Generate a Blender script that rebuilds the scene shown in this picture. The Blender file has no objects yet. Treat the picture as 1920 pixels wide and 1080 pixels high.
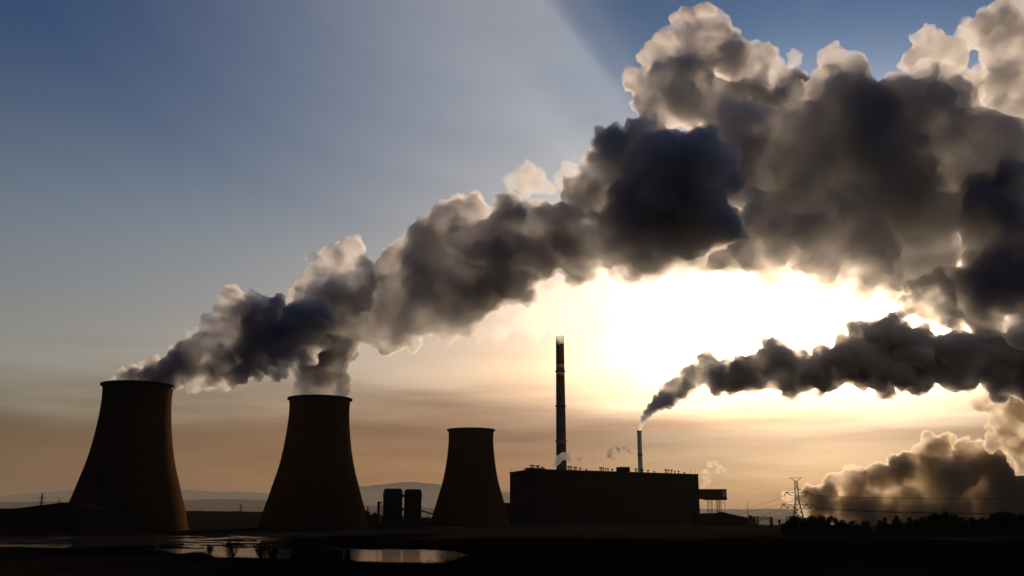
import bpy, bmesh, math, random
import numpy as np
from mathutils import Vector, Matrix, Euler, noise
R = math.radians
random.seed(7)
sc = bpy.context.scene
C = sc.collection

# ------------------------------------------------------------------ camera
F = 1800.0                      # focal length in photo pixels (1920 wide)
HORIZON = 984.0
CAM_Z = 5.0
PITCH = math.atan((HORIZON - 540) / F)
cam_d = bpy.data.cameras.new('camera')
cam = bpy.data.objects.new('camera', cam_d); C.objects.link(cam)
cam_d.sensor_width = 36; cam_d.lens = F / 1920 * 36
cam_d.clip_start = 0.5; cam_d.clip_end = 90000
cam.location = (0, 0, CAM_Z); cam.rotation_euler = (math.pi / 2 + PITCH, 0, 0)
sc.camera = cam
ROT = Euler((math.pi / 2 + PITCH, 0, 0)).to_matrix()

def ray(px, py):
    return ROT @ Vector(((px - 960) / F, -(py - 540) / F, -1))
def P(px, py, Y):               # the point at forward distance Y that the photo shows at px, py
    d = ray(px, py)
    return Vector((0, 0, CAM_Z)) + d * (Y / d.y)
def G(px, py, z=0.0):           # the point on the level z that the photo shows at px, py
    d = ray(px, py)
    return Vector((0, 0, CAM_Z)) + d * ((z - CAM_Z) / d.z)
def S(px, py, Y):               # metres per photo pixel there
    return Y / ray(px, py).y / F

# ------------------------------------------------------------------ sun, sky, exposure
SUN_PX = (1508, 628)
sd = ray(*SUN_PX).normalized()
SUN_EL = math.asin(sd.z)
SUN_AZ = math.atan2(sd.x, sd.y)            # clockwise from +Y
sun_d = bpy.data.lights.new('sun', 'SUN')
sun_d.energy = 5.0; sun_d.angle = R(0.5); sun_d.color = (1.0, 0.74, 0.50)
sun = bpy.data.objects.new('sun', sun_d); C.objects.link(sun)
sun.rotation_euler = sd.to_track_quat('Z', 'Y').to_euler()
sun.location = sd * 500

w = bpy.data.worlds.new('World'); sc.world = w; w.use_nodes = True
nt = w.node_tree; N = nt.nodes; L = nt.links; N.clear()
def node(t, **k):
    n = N.new(t)
    for a, b in k.items(): setattr(n, a, b)
    return n
def lk(a, b): L.new(a, b)
def math_(op, a, b=None, c=None, clamp=False):
    n = node('ShaderNodeMath', operation=op, use_clamp=clamp)
    for i, v in enumerate((a, b, c)):
        if v is None: continue
        if isinstance(v, (int, float)): n.inputs[i].default_value = v
        else: lk(v, n.inputs[i])
    return n.outputs[0]
def mixc(fac, a, b, mode='MIX'):
    n = node('ShaderNodeMix', data_type='RGBA', blend_type=mode)
    for s, v in ((0, fac), (6, a), (7, b)):
        if isinstance(v, (int, float)): n.inputs[s].default_value = v
        elif isinstance(v, tuple): n.inputs[s].default_value = (*v, 1)
        else: lk(v, n.inputs[s])
    return n.outputs[2]
def smooth(v, a, b):
    n = node('ShaderNodeMapRange', interpolation_type='SMOOTHSTEP')
    lk(v, n.inputs[0]); n.inputs[1].default_value = a; n.inputs[2].default_value = b
    return n.outputs[0]
sky = node('ShaderNodeTexSky', sky_type='NISHITA', sun_disc=False)
sky.sun_elevation = SUN_EL; sky.sun_rotation = SUN_AZ
sky.altitude = 200; sky.air_density = 1.0; sky.dust_density = 1.2; sky.ozone_density = 1.5
bg = node('ShaderNodeBackground'); out = node('ShaderNodeOutputWorld')
geo = node('ShaderNodeTexCoord'); DIR = geo.outputs['Generated']
vn = node('ShaderNodeVectorMath', operation='NORMALIZE'); lk(DIR, vn.inputs[0]); DIRN = vn.outputs[0]
sep = node('ShaderNodeSeparateXYZ'); lk(DIRN, sep.inputs[0])
el = math_('MULTIPLY', math_('ARCSINE', sep.outputs[2]), 180 / math.pi)      # elevation in degrees
dt = node('ShaderNodeVectorMath', operation='DOT_PRODUCT'); lk(DIRN, dt.inputs[0]); dt.inputs[1].default_value = sd
ang = math_('MULTIPLY', math_('ARCCOSINE', dt.outputs['Value']), 180 / math.pi)  # angle from the sun
# layered cloud in flat streaks: noise over azimuth and (stretched) elevation
az = math_('MULTIPLY', math_('ARCTAN2', sep.outputs[0], sep.outputs[1]), 180 / math.pi)
cv = node('ShaderNodeCombineXYZ'); lk(math_('MULTIPLY', az, .05), cv.inputs[0]); lk(math_('MULTIPLY', el, .42), cv.inputs[1])
n1 = node('ShaderNodeTexNoise'); n1.inputs['Scale'].default_value = 1.0; n1.inputs['Detail'].default_value = 5; n1.inputs['Roughness'].default_value = .5; lk(cv.outputs[0], n1.inputs['Vector'])
n2 = node('ShaderNodeTexNoise'); n2.inputs['Scale'].default_value = 2.3; n2.inputs['Detail'].default_value = 6; lk(cv.outputs[0], n2.inputs['Vector'])
nz = math_('SUBTRACT', n1.outputs[0], .5)
skyc = sky.outputs[0]
# stratus and dust low over the horizon
low = smooth(math_('ADD', el, math_('MULTIPLY', nz, 7.0)), 10.0, 4.5)
c1 = mixc(low, skyc, mixc(1.0, skyc, (.35, .26, .21), 'MULTIPLY'))
streak = smooth(n2.outputs[0], .42, .66)
c2 = mixc(math_('MULTIPLY', streak, math_('MULTIPLY', low, .4)), c1, mixc(1.0, c1, (.55, .55, .58), 'MULTIPLY'))
vlow = smooth(el, 3.8, 0.0)
c3 = mixc(vlow, c2, mixc(1.0, c2, (.32, .28, .26), 'MULTIPLY'))
# unseen sky away from the sun, darkened and blued to cut the front light
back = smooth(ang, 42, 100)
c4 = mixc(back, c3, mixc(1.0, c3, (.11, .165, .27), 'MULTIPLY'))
warm = math_('MULTIPLY', smooth(el, 18, 9), math_('SUBTRACT', 1.0, back))
c4 = mixc(warm, c4, mixc(1.0, c4, (1.06, .91, .82), 'MULTIPLY'))
hi = smooth(el, 14, 32)
c4b = mixc(hi, c4, mixc(1.0, c4, (.24, .50, .95), 'MULTIPLY'))
mid = math_('MULTIPLY', smooth(el, 31, 12), math_('SUBTRACT', 1.0, back))
c4c = mixc(mid, c4b, mixc(1.0, c4b, (1.32, 1.19, 1.12), 'MULTIPLY'))
veil = math_('MULTIPLY', smooth(el, 9, 4.5), smooth(ang, 34, 8))
c5 = mixc(veil, c4c, mixc(1.0, c4c, (.30, .48, .80), 'MULTIPLY'))
aur = math_('ADD', math_('MULTIPLY', math_('EXPONENT', math_('MULTIPLY', math_('POWER', math_('DIVIDE', ang, 10.5), 2.0), -1.0)), 1.9), 1.0)
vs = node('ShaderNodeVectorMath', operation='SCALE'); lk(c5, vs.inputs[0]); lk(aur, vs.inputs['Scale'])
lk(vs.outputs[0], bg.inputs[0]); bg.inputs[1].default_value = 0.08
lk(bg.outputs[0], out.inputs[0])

sc.view_settings.view_transform = 'Standard'; sc.view_settings.look = 'None'
sc.view_settings.exposure = -0.6; sc.view_settings.gamma = 1
cy = sc.cycles
cy.max_bounces = 10; cy.volume_bounces = 6; cy.transparent_max_bounces = 32
cy.use_denoising = True
cy.volume_max_steps = 256

# ------------------------------------------------------------------ helpers
def surf(name, color, rough=0.9, var=0.25, scale=0.2, metal=0.0, bump=0.3):
    m = bpy.data.materials.new(name); m.use_nodes = True
    t = m.node_tree; b = t.nodes['Principled BSDF']
    tc = t.nodes.new('ShaderNodeTexCoord'); ns = t.nodes.new('ShaderNodeTexNoise')
    ns.inputs['Scale'].default_value = scale; ns.inputs['Detail'].default_value = 6
    t.links.new(tc.outputs['Object'], ns.inputs['Vector'])
    mx = t.nodes.new('ShaderNodeMix'); mx.data_type = 'RGBA'
    mx.inputs[6].default_value = (*[c * (1 - var) for c in color], 1)
    mx.inputs[7].default_value = (*[c * (1 + var) for c in color], 1)
    t.links.new(ns.outputs[0], mx.inputs[0]); t.links.new(mx.outputs[2], b.inputs['Base Color'])
    b.inputs['Roughness'].default_value = rough; b.inputs['Metallic'].default_value = metal
    b.inputs['Specular IOR Level'].default_value = 0.0
    bp = t.nodes.new('ShaderNodeBump'); bp.inputs['Strength'].default_value = bump; bp.inputs['Distance'].default_value = 0.2
    t.links.new(ns.outputs[0], bp.inputs['Height']); t.links.new(bp.outputs[0], b.inputs['Normal'])
    return m
def volm(name, density, color=(.985, .985, .99), g=0.45, lump=0.0, lo=.28, hi=1.6):
    # colour is the albedo: what is not scattered is absorbed
    m = bpy.data.materials.new(name); m.use_nodes = True
    t = m.node_tree; t.nodes.clear()
    o = t.nodes.new('ShaderNodeOutputMaterial'); s = t.nodes.new('ShaderNodeVolumeScatter'); a = t.nodes.new('ShaderNodeVolumeAbsorption')
    for n_ in (s, a):
        n_.inputs['Color'].default_value = (*color, 1); n_.inputs['Density'].default_value = density
    s.inputs['Anisotropy'].default_value = g
    if lump:        # uneven density: thick curls and thin creases a few metres to tens of metres across
        tc = t.nodes.new('ShaderNodeTexCoord'); ns = t.nodes.new('ShaderNodeTexNoise'); ns.inputs['Scale'].default_value = 1 / lump
        ns.inputs['Detail'].default_value = 4; ns.inputs['Roughness'].default_value = .6; ns.inputs['Distortion'].default_value = .6
        t.links.new(tc.outputs['Object'], ns.inputs['Vector'])
        mr = t.nodes.new('ShaderNodeMapRange'); mr.interpolation_type = 'SMOOTHSTEP'; t.links.new(ns.outputs[0], mr.inputs[0])
        mr.inputs[1].default_value = .40; mr.inputs[2].default_value = .62; mr.inputs[3].default_value = density * lo; mr.inputs[4].default_value = density * hi
        t.links.new(mr.outputs[0], s.inputs['Density']); t.links.new(mr.outputs[0], a.inputs['Density'])
    ad = t.nodes.new('ShaderNodeAddShader'); t.links.new(s.outputs[0], ad.inputs[0]); t.links.new(a.outputs[0], ad.inputs[1])
    t.links.new(ad.outputs[0], o.inputs['Volume'])
    return m
def tag(o, label=None, cat=None, group=None, kind=None):
    if label: o['label'] = label
    if cat: o['category'] = cat
    if group: o['group'] = group
    if kind: o['kind'] = kind
    return o
def empty(name, loc, rz=0.0):
    o = bpy.data.objects.new(name, None); C.objects.link(o)
    o.location = loc; o.rotation_euler = (0, 0, rz); return o
def link(name, bm, mat, parent=None, loc=None, smooth_=False):
    me = bpy.data.meshes.new(name); bm.to_mesh(me); bm.free()
    me.materials.append(mat)
    if smooth_: me.shade_smooth()
    o = bpy.data.objects.new(name, me); C.objects.link(o)
    if parent: o.parent = parent
    if loc is not None: o.location = loc
    return o
def box(bm, x0, x1, y0, y1, z0, z1):
    r = bmesh.ops.create_cube(bm, size=1)
    for v in r['verts']:
        v.co = Vector((x0 + (v.co.x + .5) * (x1 - x0), y0 + (v.co.y + .5) * (y1 - y0), z0 + (v.co.z + .5) * (z1 - z0)))
def bar(bm, a, b, r, r2=None, n=6):
    a = Vector(a); b = Vector(b); d = b - a
    q = d.to_track_quat('Z', 'Y').to_matrix()
    r2 = r if r2 is None else r2
    A = []; B = []
    for i in range(n):
        t = 2 * math.pi * (i + .5) / n; u = q @ Vector((math.cos(t), math.sin(t), 0))
        A.append(bm.verts.new(a + u * r)); B.append(bm.verts.new(b + u * r2))
    for i in range(n):
        j = (i + 1) % n; bm.faces.new((A[i], A[j], B[j], B[i]))
    bm.faces.new(A[::-1]); bm.faces.new(B)
def lathe(bm, prof, n=48, closed_top=False):
    rings = []
    for (r, z) in prof:
        rings.append([bm.verts.new((r * math.cos(2 * math.pi * i / n), r * math.sin(2 * math.pi * i / n), z)) for i in range(n)])
    for a, b in zip(rings, rings[1:]):
        for i in range(n):
            j = (i + 1) % n; bm.faces.new((a[i], a[j], b[j], b[i]))
    if closed_top:
        bm.faces.new(rings[-1]); bm.faces.new(rings[0][::-1])
    return rings
def copy_tree(o, parent=None):
    c = o.copy(); C.objects.link(c)
    if parent: c.parent = parent
    for ch in [x for x in kids.get(o.name, [])]: copy_tree(ch, c)
    return c
kids = {}

# ------------------------------------------------------------------ materials
M = {}
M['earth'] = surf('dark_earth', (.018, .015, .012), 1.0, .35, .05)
M['hill'] = surf('wooded_hill', (.045, .045, .03), 1.0, .3, .004)
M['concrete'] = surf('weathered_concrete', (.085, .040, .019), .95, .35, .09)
M['rimc'] = surf('rim_concrete', (.05, .04, .035), .95, .2, .2)
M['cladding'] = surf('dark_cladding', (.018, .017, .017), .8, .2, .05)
M['roofing'] = surf('bitumen_roofing', (.04, .038, .036), .9, .2, .1)
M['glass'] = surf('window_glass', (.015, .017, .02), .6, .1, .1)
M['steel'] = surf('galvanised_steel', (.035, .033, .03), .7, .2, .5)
M['vent'] = surf('vent_metal', (.03, .03, .03), .7, .2, .5)
M['white_paint'] = surf('white_paint', (.78, .77, .73), .8, .06, .3)
M['red_paint'] = surf('red_paint', (.30, .05, .03), .8, .2, .3)
M['chimney_grey'] = surf('chimney_concrete', (.16, .145, .13), .9, .2, .1)
M['rust'] = surf('rusty_sheet', (.18, .06, .03), .85, .35, .4)
M['wire'] = surf('wire_metal', (.025, .025, .025), .6, .1, 1)
M['bark'] = surf('bark', (.04, .03, .022), 1, .3, 2)
M['leaf'] = surf('foliage', (.045, .055, .02), .9, .4, .8)
M['reed'] = surf('reed', (.07, .06, .03), .9, .3, 1)
# still water
def water_mat():
    m = bpy.data.materials.new('still_water'); m.use_nodes = True; t = m.node_tree; b = t.nodes['Principled BSDF']
    b.inputs['Base Color'].default_value = (.012, .014, .012, 1); b.inputs['Roughness'].default_value = .10; b.inputs['IOR'].default_value = 1.33
    tc = t.nodes.new('ShaderNodeTexCoord'); mp = t.nodes.new('ShaderNodeMapping'); mp.inputs['Scale'].default_value = (1, .35, 1)
    ns = t.nodes.new('ShaderNodeTexNoise'); ns.inputs['Scale'].default_value = .9; ns.inputs['Detail'].default_value = 4
    bp = t.nodes.new('ShaderNodeBump'); bp.inputs['Strength'].default_value = .35; bp.inputs['Distance'].default_value = .06
    t.links.new(tc.outputs['Object'], mp.inputs[0]); t.links.new(mp.outputs[0], ns.inputs['Vector']); t.links.new(ns.outputs[0], bp.inputs['Height']); t.links.new(bp.outputs[0], b.inputs['Normal'])
    return m
M['water'] = water_mat()

# ------------------------------------------------------------------ ground
K = F / math.cos(PITCH)
def interp(t, x):
    return float(np.interp(x, [a for a, b in t], [b for a, b in t]))
FAR = [(-300,1006),(130,1006),(300,1004),(345,1003),(450,1004),(530,1007),(600,1015),(650,1028),(800,1028),(850,1031),(885,1040)]
NEAR = [(-300,1024),(0,1026),(60,1027),(130,1029),(250,1030),(310,1035),(335,1041),(352,1039),(372,1036),(388,1037),(402,1045),(415,1047),(500,1048),(530,1050),(600,1053),(660,1055),(750,1057),(830,1058),(870,1046),(885,1042)]
RIDGE = [(-1500,955),(0,955),(200,955),(340,959),(420,960),(500,961),(690,966),(800,971),(950,975),(1400,982),(1460,985),(3500,985)]
def ground_z(u, d):
    v = HORIZON + CAM_Z * K / d
    z = .35 + .12 * noise.noise(Vector((u * .03, v * .4, 0)))
    if d < 80:
        z = .35 + (3.1 - .35) * min(1, (80 - d) / 65) ** 1.2 + .12 * noise.noise(Vector((u * .01, d * .2, 3)))
    if -400 < u < 886:
        e = noise.noise(Vector((u * .05, v * .3, 5))) * 1.2
        f, n = interp(FAR, u), interp(NEAR, u)
        if f + e * .5 < v < n + e * .4:
            z = -.5
            if u < 560 and v < 1027:
                k = noise.noise(Vector((u / 75, v / 1.9, 1.7))) + .5 * noise.noise(Vector((u / 25, v / .9, 4.2)))
                thr = .02 if u > 300 else (-.35 if v < 1020 else .45)
                if k > thr or 138 < u < 296 and v > 1008: z = .12
            if 548 < u < 646 and noise.noise(Vector((u / 60, v / 3, 2.2))) < .25: z = .14
            if u > 640 and v > 1049:
                k = noise.noise(Vector((u / 40, v / 1.2, 9.7)))
                if k > .30: z = .1
    if d > 520:
        zr = CAM_Z + (HORIZON - interp(RIDGE, u)) * 1500 / K
        t = min(1, (d - 520) / 980); t = t * t * (3 - 2 * t)
        if d > 1500: t = max(0, 1 - (d - 1500) / 4000)
        z = z * (1 - t) + zr * t + .6 * t * noise.noise(Vector((u * .05, d * .004, 2)))
    # spoil bank in front of the left tower
    if u < 330 and 450 < d < 640:
        h = interp([(-1500,13),(0,14),(60,16),(110,18.3),(140,18.3),(200,15),(330,0)], u)
        t = max(0, 1 - abs(d - 560) / 80); t = t * t * (3 - 2 * t)
        z += h * t + .5 * t * noise.noise(Vector((u * .04, 0, 7)))
    return z
us = list(np.arange(-1500, -60, 40)) + list(np.arange(-60, 960, 3.0)) + list(np.arange(960, 3500, 30))
ds = [6, 10, 15, 22, 30, 40, 50, 60, 70, 80, 90, 100] + [CAM_Z * K / (v - HORIZON) for v in np.arange(1064, 1000.5, -.6)] + list(np.arange(575, 760, 15)) + [800, 900, 1000, 1150, 1300, 1400, 1500, 1600, 1800, 2200, 3000, 4500, 6000, 9000, 15000, 55000]
ds = sorted(ds)
verts = [(0 + (u - 960) / K * d, d, ground_z(u, d)) for d in ds for u in us]
nu = len(us)
faces = [(j * nu + i, j * nu + i + 1, (j + 1) * nu + i + 1, (j + 1) * nu + i) for j in range(len(ds) - 1) for i in range(nu - 1)]
# ground close to and behind the viewpoint
b0 = len(verts); verts += [(-400, -300, 3.0), (400, -300, 3.0)]
faces.append((0, b0, b0 + 1)); faces.append((0, b0 + 1, nu - 1))
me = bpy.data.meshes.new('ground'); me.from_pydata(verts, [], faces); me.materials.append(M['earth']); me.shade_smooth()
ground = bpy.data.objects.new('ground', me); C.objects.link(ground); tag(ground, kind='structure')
bm = bmesh.new()
q = [bm.verts.new(((u - 960) / K * d, d, 0)) for (u, d) in ((-500, 90), (920, 90), (920, 560), (-500, 560))]
bm.faces.new(q); link('pond_water', bm, M['water']); bpy.data.objects['pond_water']['kind'] = 'structure'

def hill(name, crest, d0, seed, rough):
    bm = bmesh.new(); prev = None
    for u in np.arange(-1400, 3300, 12):
        py = interp(crest, u)
        col = []
        for (dd, t) in ((0, 0), (.06, .45), (.12, .85), (.16, 1), (.24, .7), (.34, 0)):
            d = d0 * (1 + dd)
            z = (CAM_Z + (HORIZON - py) * d0 * 1.16 / K) * t
            z += rough * t * (noise.noise(Vector((u * .02, dd * 9, seed))) + .6 * noise.noise(Vector((u * .09, dd * 20, seed))))
            col.append(bm.verts.new(((u - 960) / K * d, d, z - 2)))
        if prev:
            for a in range(5): bm.faces.new((prev[a], col[a], col[a + 1], prev[a + 1]))
        prev = col
    o = link(name, bm, M['hill'], smooth_=True); tag(o, kind='structure')
hill('near_hills', [(-1500,945),(0,942),(340,939),(400,936),(440,937),(500,939),(700,948),(1000,962),(1500,972),(3500,972)], 20000, 3, 10)
hill('far_hills', [(-1500,930),(0,930),(70,925),(200,916),(500,926),(680,913),(755,905),(830,910),(1000,930),(1300,955),(3500,960)], 38000, 8, 40)

# ------------------------------------------------------------------ cooling towers
PROF = [(115, 0), (109, .085), (103.5, .17), (96.5, .25), (89.5, .34), (82, .43), (76, .52), (71.5, .61), (68, .70), (65.5, .78), (64, .85), (63.3, .91), (63.6, .96), (64.5, .999)]
TS = 650 / K * 1.0
TH = P(258, 724, 650).z - .3
def tower(px, Y, label):
    x = P(px, 740, Y).x
    t = empty('cooling_tower', (x, Y, .0))
    tag(t, label, 'cooling tower', 'cooling towers of the power station')
    bm = bmesh.new()
    pr = [(r * TS, z * TH) for r, z in PROF]
    rr = []
    for i in range(len(pr) - 1):
        for k in range(3):
            a = k / 3; rr.append((pr[i][0] * (1 - a) + pr[i + 1][0] * a, pr[i][1] * (1 - a) + pr[i + 1][1] * a))
    rr.append(pr[-1])
    inner = [(r - .6, z) for r, z in reversed(rr)]
    lathe(bm, rr + inner, 96)
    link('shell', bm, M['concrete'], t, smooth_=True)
    bm = bmesh.new(); rt = rr[-1][0]
    lathe(bm, [(rt - .8, TH - .2), (rt + 1.4, TH - .2), (rt + 1.6, TH + .5), (rt + 1.4, TH + 1.0), (rt - .8, TH + 1.0), (rt - .8, TH - .2)], 96)
    link('rim', bm, M['rimc'], t)
    bm = bmesh.new(); rb = rr[0][0]
    lathe(bm, [(rb + .3, -2), (rb + 1.2, -2), (rb + 1.2, 1.6), (rb + .3, 1.6), (rb + .3, -2)], 96)
    link('basin_wall', bm, M['rimc'], t)
    bm = bmesh.new()          # caged ladder up the shell facing the viewer
    a0 = -math.pi / 2 + .35
    for i in range(len(rr) - 1):
        for s in (-.35, .35):
            def q(j): return Vector(((rr[j][0] + .35) * math.cos(a0) - s * math.sin(a0), (rr[j][0] + .35) * math.sin(a0) + s * math.cos(a0), rr[j][1]))
            bar(bm, q(i), q(i + 1), .06, n=4)
    link('ladder', bm, M['steel'], t)
    return t
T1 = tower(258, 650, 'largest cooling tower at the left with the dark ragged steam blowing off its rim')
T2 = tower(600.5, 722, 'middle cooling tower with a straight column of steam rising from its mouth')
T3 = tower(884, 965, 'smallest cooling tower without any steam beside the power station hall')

# ------------------------------------------------------------------ storage silos
def silo(px, w, top, Y, label):
    s = S(px, 940, Y); x = P(px, 940, Y).x; r = w / 2 * s; H = P(px, top, Y).z
    t = empty('silo', (x, Y, 0)); tag(t, label, 'silo', 'pair of round silos')
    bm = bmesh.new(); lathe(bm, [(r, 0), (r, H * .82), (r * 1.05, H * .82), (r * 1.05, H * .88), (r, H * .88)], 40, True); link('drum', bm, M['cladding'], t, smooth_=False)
    bm = bmesh.new(); lathe(bm, [(r, H * .88), (r * .72, H * .985)], 40, True); link('roof', bm, M['roofing'], t)
    for i in range(28):
        a = 2 * math.pi * i / 28; c, sn = math.cos(a), math.sin(a)
        bm = bmesh.new()
        bar(bm, (r * 1.0 * c, r * 1.0 * sn, H * .9), (r * .86 * c, r * .86 * sn, H * 1.0), .45, n=4)
        bar(bm, (r * .86 * c, r * .86 * sn, H * 1.0), (r * .2 * c, r * .2 * sn, H * 1.0), .35, n=4)
        link('roof_rib', bm, M['steel'], t)
    return t, x, r, H
s1, xa, ra, Ha = silo(736.5, 36, 917, 900, 'left silo of the pair with a narrow lift tower beside it')
s2, xb, rb_, Hb = silo(774, 32.5, 918, 905, 'right silo of the pair with a conveyor leaving its side')
t = empty('lift_tower', (P(712, 950, 900).x, 900, 0)); tag(t, 'narrow lift tower standing at the left side of the silos', 'tower')
sx = S(712, 950, 900); H = P(712, 942, 900).z
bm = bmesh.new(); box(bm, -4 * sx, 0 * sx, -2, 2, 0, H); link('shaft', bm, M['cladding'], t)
bm = bmesh.new(); box(bm, -4.2 * sx, 4 * sx, -2.1, 2.1, H + .002, H + .7); link('roof', bm, M['roofing'], t)
bm = bmesh.new()
for k in range(5):
    z0 = H - 1 - k * 3.4; box(bm, 0, 8 * sx, -.8, .8, z0, z0 + .3)
    bar(bm, (.3, 0, z0), (3 * sx, 0, z0 - 3.2), .12, n=4)
bar(bm, (3.4 * sx, 0, 0), (3.4 * sx, 0, H), .25, n=4)
link('stair', bm, M['steel'], t)
for z, nm in ((Ha * .80, 'upper'), (Ha * .48, 'lower')):
    bm = bmesh.new(); box(bm, xa + ra * .9, xb - rb_ * .9, 899, 903, z, z + 2.2)
    for k in range(3): bar(bm, (xa + ra, 899, z), (xb - rb_, 899, z + 2.2), .1, n=4)
    o = link('footbridge', bm, M['steel']); tag(o, nm + ' footbridge linking the two round silos', 'footbridge', 'footbridges between the silos')
t = empty('conveyor', P(791, 958, 908)); tag(t, 'inclined conveyor running down from the right silo behind the smallest cooling tower', 'conveyor')
a = P(789, 957.5, 908); b = P(818, 965.5, 915); o0 = a - a
bm = bmesh.new(); bar(bm, a - t.location, b - t.location, .75, n=4); link('gallery', bm, M['cladding'], t)
bm = bmesh.new()
for k in (.45, .95):
    p = a.lerp(b, k) - t.location; bar(bm, p, (p.x, p.y, -a.z), .25, n=4)
link('trestle', bm, M['steel'], t)

# ------------------------------------------------------------------ power station hall
HH = CAM_Z + 103.5 * 1120 / K
cA = P(1000, 975, 1120); cL = P(956, 975, 1196); cR = P(1313, 975, 1240)
ex = Vector((cR.x - cA.x, cR.y - cA.y, 0)); LX = ex.length; ex.normalize()
hall = empty('power_station_hall', (cA.x, cA.y, 0), math.atan2(ex.y, ex.x)); tag(hall, 'long dark flat roofed boiler hall with small vents along its roof', 'power station')
inv = Matrix.Rotation(-math.atan2(ex.y, ex.x), 4, 'Z')
cl = inv @ Vector((cL.x - cA.x, cL.y - cA.y, 0))
def prism(bm, pts, z0, z1):
    lo = [bm.verts.new((x, y, z0)) for x, y in pts]; hi = [bm.verts.new((x, y, z1)) for x, y in pts]
    n = len(pts)
    for i in range(n): bm.faces.new((lo[i], lo[(i + 1) % n], hi[(i + 1) % n], hi[i]))
    bm.faces.new(hi); bm.faces.new(lo[::-1])
fp = [(0, 0), (LX, 0), (LX + cl.x, cl.y), (cl.x, cl.y)]
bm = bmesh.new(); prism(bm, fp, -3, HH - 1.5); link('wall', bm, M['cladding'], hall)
bm = bmesh.new(); prism(bm, [(-.5, -.5), (LX + .5, -.5), (LX + cl.x + .5, cl.y + .5), (cl.x - .5, cl.y + .5)], HH - 1.498, HH); link('roof', bm, M['roofing'], hall)
for i in range(18):
    for z in (12, 27, 42):
        bm = bmesh.new(); box(bm, 8 + i * 12.6, 15 + i * 12.6, -.15, .05, z, z + 6); link('window', bm, M['glass'], hall)
def roofpt(px, off=6):          # local x of the point on the long side that shows at px
    best = min(range(0, int(LX * 4)), key=lambda k: abs(px - (960 + K * ((cA + ex * (k / 4)).x / (cA + ex * (k / 4)).y))))
    return best / 4
vm = {}
def vent_mesh(h, w):
    k = (h, w)
    if k not in vm:
        bm = bmesh.new(); bar(bm, (0, 0, 0), (0, 0, h), .55, n=8); bar(bm, (0, 0, h), (0, 0, h + 1.1), w * 1.25, w * 1.1, n=10)
        me = bpy.data.meshes.new('roof_vent'); bm.to_mesh(me); bm.free(); me.materials.append(M['vent']); vm[k] = me
    return vm[k]
for px, h, w_ in [(999,3.6,1.0),(1002.5,3.6,1.0),(1006,3.4,1.0),(1012,3.0,1.6),(1015,3.0,1.2),(1022,1.8,1.2),(1071,3.6,1.0),(1074,3.6,1.0),(1077,3.6,1),(1083,3,1),(1086,3,1.4),(1094,2.2,1.4),(1106,1,1),(1132,3.6,1),(1135,3.6,1),(1138,3.4,1),(1143,2.6,1),(1147,2.6,1),(1155,2,1.2),(1167,1,1),
                  (1199,3.6,1),(1202,3.6,1),(1210,3.4,1.3),(1213,3,1),(1223,2.3,1.3),(1235,1,1),(1256,3.8,1),(1259,3.8,1),(1263,3.6,1),(1268,3.6,1.5),(1274,2.3,1),(1281,2.6,1.2),(1292,1.2,1)]:
    o = bpy.data.objects.new('roof_vent', vent_mesh(h, w_)); C.objects.link(o); o.parent = hall
    o.location = (roofpt(px), 5, HH + .002)
for px, h in ((959, 5), (1301.5, 7), (1311, 7.5)):
    bm = bmesh.new(); bar(bm, (0, 0, 0), (0, 0, h), .18, .1, n=5); o = link('roof_mast', bm, M['steel'], hall)
    o.location = (roofpt(px), 3, HH + .002) if px > 1000 else (cl.x + 1, cl.y - 2, HH + .002)
a, b = roofpt(1171), roofpt(1187)
bm = bmesh.new(); box(bm, a, b, 3, 14, HH + .002, HH + 6); link('penthouse', bm, M['cladding'], hall)
a, b = roofpt(1000), roofpt(1030)
bm = bmesh.new(); box(bm, a, b, 8, 20, HH + .002, HH + 1.6); link('roof_plinth', bm, M['cladding'], hall)
t = empty('annex', (P(952, 960, 1190).x, 1190, 0)); tag(t, 'low stepped annex between the smallest cooling tower and the hall', 'building')
bm = bmesh.new(); box(bm, -6, 3, -6, 6, 0, P(952, 943, 1190).z); link('wall', bm, M['cladding'], t)
bm = bmesh.new(); box(bm, -11, -6.003, -6, 6, 0, P(945, 946.5, 1190).z); link('side_wall', bm, M['cladding'], t)

# ------------------------------------------------------------------ chimneys
Yc = 1350; sc1 = S(1053, 880, Yc)
ch = empty('tall_chimney', (P(1053, 900, Yc).x, Yc, 0)); tag(ch, 'tall banded chimney rising from behind the hall into the steam', 'chimney')
H1c = P(1053, 631, Yc).z
def rad(z): return (10.8 - 2.8 * z / H1c) * sc1 * .98
zs = lambda py: P(1053, py, Yc).z
cuts = sorted([0, H1c] + [zs(p) for p in (838, 831, 826, 818, 712, 704, 697, 690, 684, 678, 645, 637)])
bm = bmesh.new(); rings = lathe(bm, [(rad(z), z) for z in cuts], 48)
me_faces = list(bm.faces)
o = link('shaft', bm, M['chimney_grey'], ch, smooth_=True)
o.data.materials.append(M['white_paint']); o.data.materials.append(M['red_paint'])
for p in o.data.polygons:
    z = p.center.z
    for (a, b, mi) in ((831, 826, 1), (712, 704, 2), (704, 697, 1), (690, 684, 1), (684, 678, 2), (645, 637, 2)):
        if zs(a) < z < zs(b): p.material_index = mi
for py in (697, 762, 828):
    z = zs(py); bm = bmesh.new(); r = rad(z)
    lathe(bm, [(r + .02, z - .6), (r + 1.3, z - .1), (r + 1.3, z + .9), (r + 1.15, z + .9), (r + 1.15, z + .1), (r + .02, z + .1)], 40); link('gallery', bm, M['steel'], ch)
bm = bmesh.new(); lathe(bm, [(rad(H1c) - .8, H1c - 5), (rad(H1c) + .35, H1c - 5), (rad(H1c) + .35, H1c + .4), (rad(H1c) - .8, H1c + .4)], 40); link('rim', bm, M['rimc'], ch)
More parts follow.
